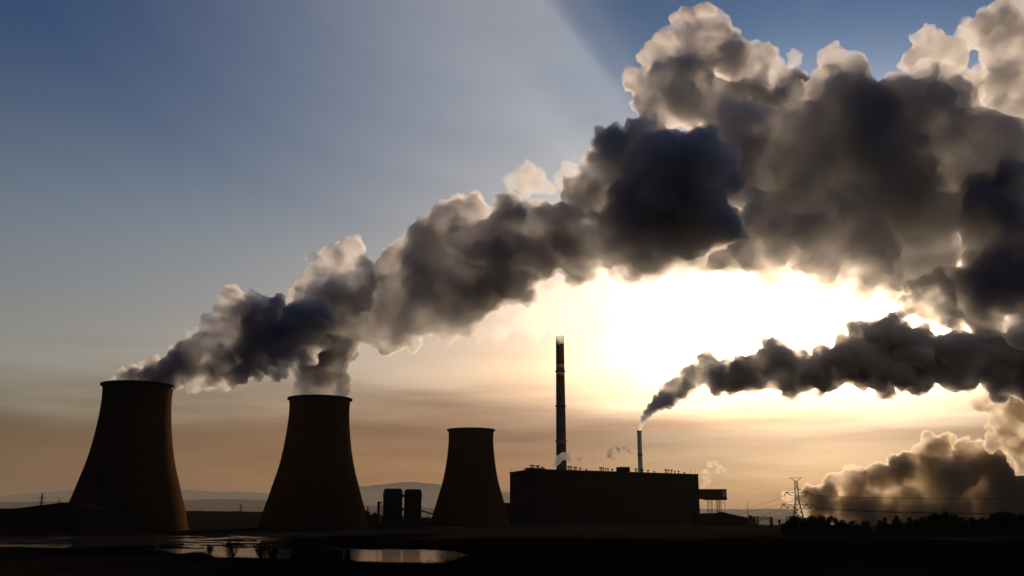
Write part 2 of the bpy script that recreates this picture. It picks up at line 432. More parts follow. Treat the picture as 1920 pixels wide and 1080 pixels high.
Yw = 1262; sw = S(1200, 850, Yw)
ch2 = empty('slim_chimney', (P(1200, 850, Yw).x, Yw, 0)); tag(ch2, 'slim pale chimney behind the hall pouring out blue grey smoke', 'chimney')
H2c = P(1200, 808, Yw).z
bm = bmesh.new(); lathe(bm, [(4.9 * sw, 0), (4.1 * sw, H2c), (3.4 * sw, H2c), (3.4 * sw, H2c - 8)], 40); link('shaft', bm, M['white_paint'], ch2, smooth_=True)
bm = bmesh.new(); lathe(bm, [(4.15 * sw, H2c - 1.6), (4.5 * sw, H2c - 1.2), (4.5 * sw, H2c + .5), (3.4 * sw, H2c + .5)], 40); link('rim', bm, M['rimc'], ch2)
z = P(1200, 853, Yw).z
bm = bmesh.new(); r = 4.65 * sw; lathe(bm, [(r - .2, z), (r + .8, z), (r + .8, z + .9), (r + .7, z + .9), (r + .7, z + .15), (r - .2, z + .15)], 32); link('gallery', bm, M['steel'], ch2)

# ------------------------------------------------------------------ cabin on trestle legs, low roof
Yk = 1150; sk = S(1337, 930, Yk)
def X(px, py=950, Y=Yk): return P(px, py, Y).x
def Z(px, py, Y=Yk): return P(px, py, Y).z
cb = empty('raised_bunker', (X(1337), Yk, 0)); tag(cb, 'boxy rusty bunker raised on lattice legs at the right end of the hall', 'bunker')
ox = X(1337)
z0, z1 = Z(1337, 937.5), Z(1337, 917.5)
bm = bmesh.new(); box(bm, X(1311) - ox, X(1361) - ox, -8, 8, z0 + 1, z1 - .8); link('wall', bm, M['rust'], cb)
bm = bmesh.new(); box(bm, X(1310.5) - ox, X(1361.8) - ox, -8.5, 8.5, z1 - .797, z1); link('roof', bm, M['roofing'], cb)
bm = bmesh.new(); box(bm, X(1322) - ox, X(1361.8) - ox, -8.5, 8.5, z0, z0 + .997); link('floor', bm, M['steel'], cb)
bm = bmesh.new(); box(bm, X(1353) - ox, X(1360) - ox, -8.1, -8.003, z0 + 3, z1 - 2); link('pale_panel', bm, M['white_paint'], cb)
for px in (1326, 1332.5, 1342, 1349, 1357):
    for yy in ((-6,) if px != 1349 else (-6, 5)):
        bm = bmesh.new(); xx = X(px) - ox; w_ = .9
        n = 7 if px != 1357 else 0
        bar(bm, (xx - w_ * (n > 0), yy, 0), (xx - w_ * (n > 0), yy, z0), .22, n=4)
        if n:
            bar(bm, (xx + w_, yy, 0), (xx + w_, yy, z0), .22, n=4)
            for k in range(n):
                a, b = z0 * k / n, z0 * (k + 1) / n
                bar(bm, (xx - w_, yy, a), (xx + w_, yy, b), .14, n=4); bar(bm, (xx + w_, yy, a), (xx - w_, yy, b), .14, n=4)
        link('leg', bm, M['steel'], cb)
bm = bmesh.new()
for px in (1329, 1345.5, 1353): 
    xx = X(px) - ox; bar(bm, (xx - 3.5, -6, z0 - 1), (xx + 3.5, -6, z0 - 6), .13, n=4); bar(bm, (xx + 3.5, -6, z0 - 1), (xx - 3.5, -6, z0 - 6), .13, n=4)
link('brace', bm, M['steel'], cb)
lr = empty('low_shed', (X(1355), 1120, 0)); tag(lr, 'low shed with a long sloping roof under the raised bunker', 'shed'); ox = X(1355, 960, 1120)
lr.location.x = ox
pts = [(1300, 963), (1345, 962), (1350, 960.5), (1362, 964), (1397, 971.5), (1399, 973), (1399, 992), (1300, 992)]
bm = bmesh.new()
pp = [(P(a, b, 1120).x - ox, max(-1, P(a, b, 1120).z)) for a, b in pts]
fr = [bm.verts.new((x, -12, z)) for x, z in pp]; bk = [bm.verts.new((x, 12, z)) for x, z in pp]
n = len(pp)
bm.faces.new(fr); bm.faces.new(bk[::-1])
for i in range(n): bm.faces.new((fr[i], bk[i], bk[(i + 1) % n], fr[(i + 1) % n]))
link('wall', bm, M['cladding'], lr)
bm = bmesh.new()
for i in (3, 4):
    (xa_, za_), (xb2, zb2) = pp[i - 1], pp[i]
    v = [bm.verts.new(c) for c in ((xa_, -12.6, za_ + .02), (xb2, -12.6, zb2 + .02), (xb2, 12.6, zb2 + .02), (xa_, 12.6, za_ + .02), (xa_, -12.6, za_ + .5), (xb2, -12.6, zb2 + .5), (xb2, 12.6, zb2 + .5), (xa_, 12.6, za_ + .5))]
    for f in ((0, 1, 2, 3), (4, 5, 6, 7), (0, 1, 5, 4), (3, 2, 6, 7), (0, 3, 7, 4), (1, 2, 6, 5)): bm.faces.new([v[k] for k in f])
link('roof', bm, M['rust'], lr)

# slender masts and poles on the right skyline
def mast(px, top, Y, r, label, arms=0, name='mast', cat='mast'):
    b = P(px, 980, Y); h = P(px, top, Y).z
    t = empty(name, (b.x, Y, 0)); tag(t, label, cat)
    bm = bmesh.new(); bar(bm, (0, 0, -1), (0, 0, h * .6), r, r * .7, n=6); bar(bm, (0, 0, h * .6), (0, 0, h), r * .5, r * .25, n=6); link('pole', bm, M['steel'], t)
    if arms:
        bm = bmesh.new()
        for k in range(arms): bar(bm, (-1.6 + .3 * k, 0, h * .97 - k * 1.2), (1.6 - .3 * k, 0, h * .97 - k * 1.2), .1, n=4)
        link('crossarm', bm, M['steel'], t)
    return t
mast(1403, 939, 1000, .45, 'slender needle mast between the low shed and the arched gantry')
mast(1482, 963, 880, .22, 'thin pole just left of the lattice pylon', 1, 'pole', 'pole')
mast(1848, 963, 900, .22, 'thin pole above the trees near the right edge', 1, 'pole', 'pole')
# gantry with a round arch
gy = 1000
ga = empty('gantry', (P(1426, 980, gy).x, gy, 0)); tag(ga, 'lattice gantry with an arched opening left of the pylon', 'gantry'); ox = P(1426, 980, gy).x
def gp(px, py): q = P(px, py, gy); return Vector((q.x - ox, 0, q.z))
bm = bmesh.new()
bar(bm, gp(1404, 968.5), gp(1447, 969.5), .3, n=4)
for k in range(22):
    u0 = 1404 + k * 2; bar(bm, gp(u0, 968.5), gp(u0 + 1, 971.5), .14, n=4); bar(bm, gp(u0 + 1, 971.5), gp(u0 + 2, 968.5), .14, n=4)
link('top_beam', bm, M['steel'], ga)
bm = bmesh.new(); pr_ = None
for k in range(13):
    a = math.pi * k / 12; p = gp(1433 - 10.5 * math.cos(a), 981 - 8.5 * math.sin(a))
    if pr_ is not None: bar(bm, pr_, p, .4, n=5)
    if 1 < k < 11: q = gp(1433 - 10.5 * math.cos(a), 971); bar(bm, p, q, .13, n=4)
    pr_ = p
link('arch', bm, M['steel'], ga)
for u0, w_ in ((1406, 2.0), (1410, 1), (1415, 1.6), (1420, 1.2), (1446, 2.2)):
    bm = bmesh.new(); a = gp(u0, 969); box(bm, a.x - w_ * .5, a.x + w_ * .5, -.8, .8, -1, a.z)
    link('leg', bm, M['cladding'], ga)
t = empty('water_tower', (P(1461.5, 980, 950).x, 950, 0)); tag(t, 'little round headed water tower between gantry and pylon', 'water tower')
h = P(1461.5, 977, 950).z
bm = bmesh.new(); bar(bm, (0, 0, -1), (0, 0, h - 1), .5, n=8); link('stem', bm, M['cladding'], t)
bm = bmesh.new(); lathe(bm, [(.5, h - 1.6), (1.3, h - .8), (1.4, h + .4), (.9, h + 1.2), (.3, h + 1.7)], 16, True); link('tank', bm, M['cladding'], t)

# ------------------------------------------------------------------ lattice pylon
Yp = 900; pb = P(1498, 985, Yp); PT = P(1498, 896, Yp).z; spx = S(1498, 940, Yp)
def lattice(bm, w0, z0_, w1, z1_, n, r):
    cs = lambda w, z: [Vector((sx_ * w, sy_ * w, z)) for sx_, sy_ in ((-1, -1), (1, -1), (1, 1), (-1, 1))]
    for k in range(n):
        a = cs(w0 + (w1 - w0) * k / n, z0_ + (z1_ - z0_) * k / n); b = cs(w0 + (w1 - w0) * (k + 1) / n, z0_ + (z1_ - z0_) * (k + 1) / n)
        for i in range(4):
            j = (i + 1) % 4
            bar(bm, a[i], b[i], r * 1.5, n=4); bar(bm, a[i], b[j], r, n=4); bar(bm, a[j], b[i], r, n=4); bar(bm, b[i], b[j], r, n=4)
def make_pylon(loc, rz, label, group=None, Hs=PT, r=.2):
    t = empty('electricity_pylon', loc, rz); tag(t, label, 'pylon', group)
    bm = bmesh.new()
    zw = Hs * .52
    lattice(bm, 6.6, -1, 1.9, zw, 6, r); link('lower_body', bm, M['steel'], t)
    bm = bmesh.new(); lattice(bm, 1.9, zw, 1.1, Hs * .93, 7, r * .8); link('upper_body', bm, M['steel'], t)
    bm = bmesh.new()
    for s in (-1, 1):
        bar(bm, (0, 0, Hs * .93), (s * 5.2, 0, Hs), .32, n=4); bar(bm, (s * 1.1, 0, Hs * .93), (s * 2.6, 0, Hs * .965), .14, n=4); 
    bar(bm, (-5.2, 0, Hs), (5.2, 0, Hs), .25, n=4)
    link('earth_wire_peak', bm, M['steel'], t)
    tips = []
    for (za, L_) in ((Hs * .72, 9.5), (Hs * .485, 13)):
        for s in (-1, 1):
            bm = bmesh.new()
            for yy in (-1.3, 1.3):
                bar(bm, (s * 1.2, yy, za), (s * L_, 0, za + .2), .30, n=4); bar(bm, (s * 1.2, yy, za + 3.6), (s * L_, 0, za + .4), .22, n=4)
                for k in range(1, 6):
                    f = k / 6; xx = s * (1.2 + (L_ - 1.2) * f); bar(bm, (xx, yy * (1 - f), za), (xx - s * .8, yy * (1 - f), za + 3.4 * (1 - f)), .08, n=4)
            link('crossarm', bm, M['steel'], t); tips.append(Vector((s * L_, 0, za)))
            if L_ > 10: tips.append(Vector((s * L_ * .55, 0, za)))
    return t, tips
rzp = R(-12)
py0, tips = make_pylon((pb.x, Yp, 0), rzp, 'large lattice pylon with two pairs of arms before the cloud bank')
mw = Matrix.Translation(py0.location) @ Matrix.Rotation(rzp, 4, 'Z')
far_l = P(1300, 968, 1900); far_l.z = 0
def wire(a, b, sag, r, label, cat='power line', grp='power lines of the pylon'):
    bm = bmesh.new(); pr_ = None
    for k in range(33):
        f = k / 32; p = a.lerp(b, f); p = Vector((p.x, p.y, p.z - 4 * sag * f * (1 - f))) - a
        if pr_ is not None: bar(bm, pr_, p, r, n=4)
        pr_ = p
    o = link('power_line', bm, M['wire'], loc=a); tag(o, label, cat, grp); return o
nm = ['left upper arm', 'right upper arm', 'left lower arm tip', 'middle of the left lower arm', 'right lower arm tip', 'middle of the right lower arm']
tl = [Vector((0, 0, 0))]
for i, tp in enumerate(tips):
    wpt = mw @ tp
    low = i >= 2
    # away to the left and far, and to the right and nearer
    ldir = (Vector((P(1250, 960, 1500).x, 1500, 0)) - Vector((wpt.x, wpt.y, 0))).normalized()
    rdir = (Vector((P(2250, 960, 640).x, 640, 0)) - Vector((wpt.x, wpt.y, 0))).normalized()
    la = wpt + ldir * 7 + Vector((0, 0, -3.2)); ra2 = wpt + rdir * 5.5 + Vector((0, 0, -2.6))
    bm = bmesh.new(); o3 = py0.location
    iv = mw.inverted()
    bar(bm, iv @ wpt, iv @ la, .38, n=5); link('insulator', bm, M['wire'], py0)
    bm = bmesh.new(); bar(bm, iv @ wpt, iv @ ra2, .38, n=5); link('insulator', bm, M['wire'], py0)
    wire(la, la + ldir * 620 + Vector((tp.x * 0, 0, (-3 if low else -4))), 13, .10, 'thin power line running left from the ' + nm[i] + ' of the pylon')
    wire(ra2, ra2 + rdir * 500 + Vector((0, 0, 3.0 if low else 4.0)), 9, .13, 'sagging power line running right from the ' + nm[i] + ' of the pylon')
ew = mw @ Vector((5.2, 0, PT)); rdir = (Vector((P(2250, 960, 640).x, 640, 0)) - Vector((ew.x, ew.y, 0))).normalized()
wire(ew, ew + rdir * 500 + Vector((0, 0, 5)), 6, .05, 'faint earth wire running right from the top of the pylon')
ew = mw @ Vector((-5.2, 0, PT)); wire(ew, ew + ldir * 600 + Vector((0, 0, -6)), 9, .05, 'faint earth wire running left from the top of the pylon')
for px, top, Y, rz, lab in ((80, 923, 2300, .3, 'far pylon on the skyline left of the largest cooling tower'), (111, 934, 3200, .5, 'tiny far pylon nearest the left side of the largest cooling tower'), (452, 944, 3100, .2, 'far pylon on the skyline between the two steaming cooling towers'), (690, 948, 3300, .4, 'tiny far pylon just right of the middle cooling tower'), (1770, 953, 1500, .3, 'small pylon rising from the trees on the right skyline')):
    q = P(px, top, Y)
    make_pylon((q.x, Y, q.z - PT), rz, lab, 'far pylons on the skyline', r=.35 if Y > 2000 else .25)

# ------------------------------------------------------------------ trees
def crown_mesh(seed, h, w, n, leaf, dome=1.0, base=.15):
    rnd = random.Random(seed); bm = bmesh.new()
    cl_ = []
    for k in range(16):
        a = rnd.uniform(0, 6.28); rr_ = rnd.uniform(0, .75) * w / 2; zz = rnd.uniform(base + .12, .9) * h
        lim = math.sqrt(max(.05, 1 - ((zz / h - .5) / .55) ** 2)); cl_.append((Vector((math.cos(a) * rr_ * lim, math.sin(a) * rr_ * lim, zz)), rnd.uniform(.12, .26) * w))
    for i in range(n):
        c, r = rnd.choice(cl_); v = Vector((rnd.gauss(0, 1), rnd.gauss(0, 1), rnd.gauss(0, 1))).normalized() * r * rnd.uniform(.5, 1.12)
        p = c + v; e1 = Vector((rnd.gauss(0, 1), rnd.gauss(0, 1), rnd.gauss(0, 1))).normalized(); e2 = e1.orthogonal().normalized(); s = leaf * rnd.uniform(.6, 1.4)
        bm.faces.new([bm.verts.new(p + e1 * s), bm.verts.new(p + e2 * s * .5), bm.verts.new(p - e1 * s), bm.verts.new(p - e2 * s * .5)])
    return bm, cl_
def trunk_mesh(h, cl_, r):
    bm = bmesh.new(); top = Vector((0, 0, h * .6)); bar(bm, (0, 0, -.6), top, r, r * .4, n=7)
    for i, (c, rr_) in enumerate(cl_): 
        s = Vector((0, 0, min(h * .55, c.z * .5))); bar(bm, s, c + Vector((0, 0, rr_ * .7)), r * .35, r * .08, n=4)
    return bm
def mk_tree(seed, h, w, n=1100, leaf=.28, name='tree', r=.16):
    t = empty(name, (0, 0, 0)); bm, cl_ = crown_mesh(seed, h, w, n, leaf); c = link('crown', bm, M['leaf'], t)
    tr = link('trunk', trunk_mesh(h, cl_, r), M['bark'], t); kids[t.name] = [c, tr]; return t
protos = [mk_tree(20 + i, 8, w, n, l) for i, (w, n, l) in enumerate(((6.5, 1500, .3), (5, 1100, .26), (7.5, 1700, .3), (4, 260, .2), (6, 1300, .3)))]
used = set()
def put(k, px, top, Y, label, group, name=None):
    u = px; z0 = ground_z(px, Y) if Y > 100 else .3
    b = P(px, 985, Y); h = P(px, top, Y).z - z0
    src = protos[k]
    if k in used:
        t = src.copy(); C.objects.link(t)
        for c in kids[src.name]:
            cc = c.copy(); C.objects.link(cc); cc.parent = t
    else: t = src; used.add(k)
    t.location = ((px - 960) / K * Y, Y, z0); s = h / 8; t.scale = (s, s, s); t.rotation_euler = (0, 0, random.uniform(0, 6.28))
    tag(t, label, 'tree', group); return t
SK = [(1478,978),(1486,968),(1494,968),(1504,973),(1512,972),(1524,968),(1540,967),(1555,967),(1568,971),(1580,975),(1600,976),(1625,977),(1640,984),(1650,975),(1660,971),(1672,975),(1682,968),(1694,975),(1706,971),(1718,976),(1730,971),(1745,968),(1758,962),(1775,960),(1790,966),(1805,970),(1825,971),(1845,971),(1862,965),(1876,961),(1890,961),(1900,970),(1912,963),(1930,965),(1950,966),(1975,964)]
LB = {1486: 'small round tree at the left foot of the large pylon', 1540: 'broad domed tree right of the large pylon', 1682: 'pointed tree standing alone under the low cloud bank', 1775: 'tallest dark tree with the small pylon behind it', 1876: 'big round tree close to the right edge', 1900: 'bare twiggy tree by the right edge'}
for i, (px, top) in enumerate(SK):
    k = 3 if px in (1900, 1640, 1672, 1694) else (1 if px in (1682,1660,1706) else (i * 2) % 5 if (i * 2) % 5 != 3 else 2)
    put(k, px, top, 470 + (i * 37) % 90, LB.get(px, 'dark tree in the unbroken tree row on the right skyline'), 'trees in a row along the right skyline')
rn = random.Random(4)
for i in range(42):     # second rank that fills the row
    px = 1470 + i * 12.2 + rn.uniform(-4, 4)
    if 1630 < px < 1646: continue
    put((0, 4, 2)[i % 3], px, interp(SK, px) + rn.uniform(3, 8), 430 + (i * 23) % 60, 'dark tree in the unbroken tree row on the right skyline', 'trees in a row along the right skyline')
for px, top, Y, k, lab in ((684, 957, 800, 0, 'bushy tree at the right foot of the middle cooling tower'), (693, 963, 800, 4, 'low tree between the middle cooling tower and the lift tower'), (703, 962, 820, 2, 'low tree touching the lift tower beside the silos'), (795, 970, 880, 4, 'low tree at the right foot of the silos'), (804, 973, 880, 0, 'low tree under the inclined conveyor'), (1408, 966, 960, 1, 'spiky tree at the left leg of the arched gantry'), (1414, 973, 950, 0, 'low bush under the left part of the gantry')):
    put(k, px, top, Y, lab, 'scattered trees around the power station')

bm = bmesh.new(); rnd = random.Random(11)
for i in range(26000):
    u = rnd.uniform(1470, 2050); Y = rnd.uniform(380, 560); n_ = noise.noise(Vector((u * .06, Y * .03, 0)))
    if 1632 < u < 1648: n_ -= .6
    x = (u - 960) / K * Y; p = Vector((x, Y, .3 + rnd.random() ** .7 * max(.5, 3.4 + 3.0 * n_)))
    e1 = Vector((rnd.gauss(0, 1), rnd.gauss(0, 1), rnd.gauss(0, 1))).normalized() * rnd.uniform(.2, .5); e2 = e1.orthogonal() * .6
    bm.faces.new([bm.verts.new(p + e1), bm.verts.new(p + e2), bm.verts.new(p - e1), bm.verts.new(p - e2)])
o = link('undergrowth', bm, M['leaf']); tag(o, 'dark tangled bushes filling in below the trees on the right', 'bushes', kind='stuff')

# ------------------------------------------------------------------ saplings and reeds by the water
def sapling(px, top, base, w, label, seed, dense):
    g = G(px, base); rnd = random.Random(seed); h = S(px, base, g.y) * (base - top); ww = S(px, base, g.y) * w
    t = empty('sapling', (g.x, g.y, 0)); tag(t, label, 'sapling', 'saplings on the near bank of the pond')
    bm = bmesh.new(); bl = bmesh.new()
    for k in range(3 + dense):
        p = Vector((rnd.uniform(-.15, .15) * ww, rnd.uniform(-.3, .3), 0)); d = Vector((rnd.uniform(-.6, .6) * ww / h, rnd.uniform(-.15, .15), 1)).normalized(); L_ = h * rnd.uniform(.65, 1) / 9
        for s in range(9):
            q = p + d * L_; bar(bm, p, q, .05 * (1 - s / 11), .05 * (1 - (s + 1) / 11), n=4)
            for b in range(3):
                e = (d + Vector((rnd.uniform(-1, 1), rnd.uniform(-.6, .6), rnd.uniform(-.1, .6)))).normalized(); q2 = p + e * rnd.uniform(.3, 1) * ww * .8 * (1 - s / 14)
                bar(bm, p, q2, .02, .01, n=3)
                for l in range(4 if s > 0 else 0):
                    c = p.lerp(q2, rnd.uniform(.2, 1.1)) + Vector((rnd.uniform(-.1, .1), rnd.uniform(-.1, .1), rnd.uniform(-.1, .1))); a = Vector((rnd.gauss(0, 1), rnd.gauss(0, 1), rnd.gauss(0, 1))).normalized() * .09; o_ = a.orthogonal() * .5
                    bl.faces.new([bl.verts.new(c + a), bl.verts.new(c + o_), bl.verts.new(c - a), bl.verts.new(c - o_)])
            p = q; d = (d + Vector((rnd.uniform(-.15, .15), rnd.uniform(-.1, .1), .05))).normalized()
    link('stem', bm, M['bark'], t); link('leaves', bl, M['leaf'], t)
sapling(392, 1022, 1040, 16, 'small sparse sapling on the low mound by the water', 1, 1)
sapling(435, 1010, 1051, 24, 'slender leafy sapling alone in front of the bright water', 2, 3)
sapling(492, 1016, 1052, 36, 'wide open sapling at the left edge of the tower reflection', 3, 4)
sapling(512, 1022, 1053, 24, 'shorter sapling merging into the dark tower reflection', 6, 3)
sapling(651, 1028, 1058, 16, 'upright sapling at the left end of the bright pond', 4, 3)
bm = bmesh.new(); rnd = random.Random(5)
for i in range(14000):
    u = rnd.uniform(-60, 960); v = interp(NEAR, u) + rnd.uniform(-.3, 7) if u < 884 else rnd.uniform(1042, 1062)
    g = G(u, v, .3); h = rnd.uniform(.15, .5) * (1.6 if rnd.random() < .1 else 1); lean = Vector((rnd.uniform(-.15, .15), rnd.uniform(-.1, .1), 1)) * h
    a = bm.verts.new(g + Vector((-.03, 0, -.4))); b = bm.verts.new(g + Vector((.03, 0, -.4))); c = bm.verts.new(g + lean); bm.faces.new((a, b, c))
o = link('bank_grass', bm, M['reed']); tag(o, 'rough dark grass fringing the near bank of the pond', 'grass', kind='stuff')
for i, (px, top, base) in enumerate(((803,1050,1060),(808,1045,1060),(820,1052,1060),(829,1043,1059),(831,1047,1059),(838,1049,1058),(856,1046,1053),(860,1040,1052),(866,1037,1050),(869,1042,1050),(875,1040,1047),(880,1036,1046))):
    g = G(px, base); h = S(px, base, g.y) * (base - top); bm = bmesh.new(); rr_ = random.Random(i)
    t = empty('bulrush', (g.x, g.y, 0)); tag(t, 'tall bulrush standing at the right end of the pond', 'reed', 'bulrushes at the right end of the pond')
    lx = rr_.uniform(-.3, .3); bar(bm, (0, 0, -.3), (lx * .5, 0, h), .035, .02, n=4); link('stem', bm, M['reed'], t)
    bm = bmesh.new(); bar(bm, (lx * .42, 0, h * .82), (lx * .5, 0, h), .07, .06, n=6); link('seed_head', bm, M['bark'], t)
    bm = bmesh.new()
    for s in (-1, 1): bar(bm, (0, 0, 0), (s * .45 + lx * .3, 0, h * rr_.uniform(.5, .8)), .03, .01, n=3)
    link('blades', bm, M['reed'], t)

# ------------------------------------------------------------------ plumes
def plume(name, label, cat, circles, Y, dens, voxel_px=3.0, depth=1.0, kidsn=9, g=0.45, color=(.985, .985, .99), disp=((30, 9), (10, 3)), seed=1, group=None, levels=2, shrink=.84, flat=1.0, lump=0, lo=.28, hi=1.6, parent=None):
    rnd = random.Random(seed)
    bm = bmesh.new()
    sph = []
    base = P(circles[0][0], circles[0][1], Y)
    for c in circles:
        x, y, r = c[:3]; dy = c[3] if len(c) > 3 else 0
        rr = r * S(x, y, Y)
        jit = rnd.uniform(-.35, .35) * rr * depth
        sph.append((P(x, y, Y + dy + jit), rr * shrink, 0))
    out = list(sph)
    lev = sph
    for k in range(levels):
        nx = []
        for (c, r, _) in lev:
            n_ = kidsn if k == 0 else max(3, kidsn // 2)
            for i in range(n_):
                v = Vector((rnd.gauss(0, 1), rnd.gauss(0, .8), rnd.gauss(0, 1))).normalized()
                s = rnd.uniform(.28, .5) * r
                if s < 1.2 * voxel_px * S(960, 540, Y): continue
                nx.append((c + v * (r * 1.08 - s * .35), s, k + 1))
        out += nx; lev = nx
    for (c, r, k) in out:
        m = Matrix.Translation(c - base) @ Matrix.Diagonal((r, r * flat, r, 1))
        bmesh.ops.create_icosphere(bm, subdivisions=2 if k < 2 else 1, radius=1, matrix=m)
    me = bpy.data.meshes.new(name); bm.to_mesh(me); bm.free()
    o = bpy.data.objects.new(name, me); C.objects.link(o)
    md = o.modifiers.new('r', 'REMESH'); md.mode = 'VOXEL'; md.voxel_size = voxel_px * S(960, 540, Y); md.adaptivity = 0
    sm = o.modifiers.new('s', 'SMOOTH'); sm.iterations = 2; sm.factor = .5
    px = S(960, 540, Y)
    tw = bpy.data.textures.new(name + '_w', 'CLOUDS'); tw.noise_scale = disp[0][0] * px * .8; tw.noise_depth = 3; tw.cloud_type = 'COLOR'
    dm = o.modifiers.new('w', 'DISPLACE'); dm.texture = tw; dm.direction = 'RGB_TO_XYZ'; dm.strength = disp[0][1] * px * 1.6; dm.mid_level = .5; dm.texture_coords = 'LOCAL'
    for i, (size, st) in enumerate(disp):
        tx = bpy.data.textures.new(name + '_t', 'CLOUDS'); tx.noise_scale = size * px; tx.noise_depth = 2; tx.noise_basis = 'VORONOI_F1' if i < 2 else 'BLENDER_ORIGINAL'
        dm = o.modifiers.new('d', 'DISPLACE'); dm.texture = tx; dm.strength = -st * px; dm.mid_level = .4; dm.texture_coords = 'LOCAL'
        if i == 1:
            r2 = o.modifiers.new('r2', 'REMESH'); r2.mode = 'VOXEL'; r2.voxel_size = voxel_px * px * .9; r2.adaptivity = 0
    dg = bpy.context.evaluated_depsgraph_get()
    new = bpy.data.meshes.new_from_object(o.evaluated_get(dg), depsgraph=dg)
    nv = len(new.vertices); ed = np.empty(len(new.edges) * 2, np.int64); new.edges.foreach_get('vertices', ed); ed = ed.reshape(-1, 2)
    lab = np.arange(nv)
    for _ in range(400):
        m_ = np.minimum(lab[ed[:, 0]], lab[ed[:, 1]]); l2 = lab.copy(); np.minimum.at(l2, ed[:, 0], m_); np.minimum.at(l2, ed[:, 1], m_); l2 = l2[l2]; l2 = l2[l2]
        if (l2 == lab).all(): break
        lab = l2
    cnt = np.bincount(lab, minlength=nv)[lab]; bad = np.nonzero(cnt < max(60, .02 * nv))[0]
    if len(bad):
        b_ = bmesh.new(); b_.from_mesh(new); b_.verts.ensure_lookup_table(); bmesh.ops.delete(b_, geom=[b_.verts[int(i)] for i in bad], context='VERTS'); b_.to_mesh(new); b_.free()
    o.modifiers.clear(); o.data = new; bpy.data.meshes.remove(me)
    new.name = name
    o.location = base
    new.materials.clear(); new.materials.append(volm(name, dens, color, g, lump, lo, hi))
    print(name, len(new.polygons))
    if parent:
        o.parent = parent; o.location = base - parent.location
    else: tag(o, label, cat, group)
    return o

A1 = [(232,712,13),(252,702,22),(285,700,32),(318,697,38),(350,680,44),(375,650,36),(400,625,40),(425,597,38),(432,562,30),(465,575,34),(440,640,58),(500,610,46),(480,665,44),(405,700,36),(365,718,24),(530,655,46),
      (560,600,46),(595,590,40),(545,625,46),(515,575,28),(520,690,26),(445,702,28),(575,640,44)]
pa = plume('steam_plume', 'dark ragged steam blowing right from the rim of the largest cooling tower', 'steam plume', A1, 650, .30, lump=24, color=(.96, .96, .975), seed=3, voxel_px=2.4, disp=((26, 9), (10, 4), (5, 1.8)))
A2 = [(545,575,24),(570,545,34),(600,515,40),(632,480,36),(660,462,28),(672,478,22),(650,505,42),(620,545,46),(590,580,46),(680,520,34),(655,560,44)]
plume('steam_plume', 'pale cream lobe of steam rising between the two tower plumes', 'steam plume', A2, 700, .14, lump=18, seed=41, voxel_px=2.4, disp=((24, 9), (10, 4), (5, 1.8)))
B1 = [(574,732,22),(600,730,34),(628,732,24),(590,712,32),(618,712,34),(604,690,44),(600,665,46),(615,640,60),(640,600,66),(655,560,55),(690,600,58),(700,540,50),(720,560,64),(760,590,66),(735,500,40),(790,520,70),(770,480,42),(800,450,52),(835,420,50),(850,530,84),(885,400,44),(900,470,74),(880,560,64),(820,590,52),(940,500,76),
      (960,440,72),(990,420,50),(1010,480,60),(1050,430,66),(1090,460,66),(1100,370,62),(1115,310,38),(1150,275,46),(1165,330,84),(1200,410,100),(1205,255,48),(1250,330,110),(1290,410,100),(1330,320,64),(1180,470,60),(740,625,44),(850,600,48),(1090,500,44),(1230,475,56),(960,535,50),(780,560,60)]
pb_ = plume('steam_plume', 'long billowing steam bank rising from the middle cooling tower', 'steam plume', B1, 730, .19, lump=42, lo=.5, hi=1.3, color=(.975,.975,.985), seed=5, voxel_px=2.5, disp=((36, 12), (12, 4), (5, 1.6)))
C1 = [(1400,240,70),(1430,330,100),(1500,250,80),(1500,330,130),(1558,112,30),(1592,135,48),(1635,108,30),(1590,180,70),(1600,260,140),(1700,215,105),(1770,200,76),(1815,165,42),(1840,300,120),(1700,400,130),(1560,420,110),(1450,430,90),(1360,450,60),(1640,500,60),(1540,490,60),(1440,475,55),(1260,480,45),(1320,480,50),(1740,480,70),(1730,300,110),(1660,300,110),(1790,350,90),(1450,495,46),(1545,515,46),(1620,530,40),(1380,490,40),(1680,540,36)]
plume('steam_cloud', 'huge dark steam cloud with bright top edge filling the upper right', 'steam cloud', C1, 1050, .08, lump=95, lo=.55, hi=1.3, seed=8, voxel_px=3, disp=((50, 16), (16, 5), (6, 2)))
C0 = [(1190,150,32),(1215,195,32),(1232,112,40),(1262,72,36),(1290,38,34),(1320,20,24),(1320,90,66),(1280,170,84),(1380,110,54),(1430,130,46),(1487,108,20),(1480,165,54),(1400,230,104),(1350,300,90),(1330,400,80),(1240,200,60)]
plume('steam_cloud', 'cream edged cloud tower reaching the top of the picture behind the steam bank', 'steam cloud', C0, 1250, .10, lump=42, seed=18, voxel_px=3.2, disp=((40, 13), (13, 4), (5, 1.5)))
D1 = [(1742,78,38),(1715,110,32),(1780,105,44),(1838,62,42),(1878,32,40),(1915,5,50),(1900,100,74),(1860,170,56),(1950,200,100),(1960,80,90)]
plume('steam_cloud', 'sunlit cream cloud top in the upper right corner behind the dark cloud', 'steam cloud', D1, 1400, .05, lump=60, seed=9, voxel_px=4)
E1 = [(1700,572,26),(1750,550,52),(1820,545,64),(1900,520,90),(1890,420,110),(1960,600,80),(1960,450,120),(1780,590,34),(1850,600,44)]
plume('steam_cloud', 'very dark cloud at the right edge above the chimney smoke', 'steam cloud', E1, 1000, .14, lump=50, lo=.4, seed=10, voxel_px=4)
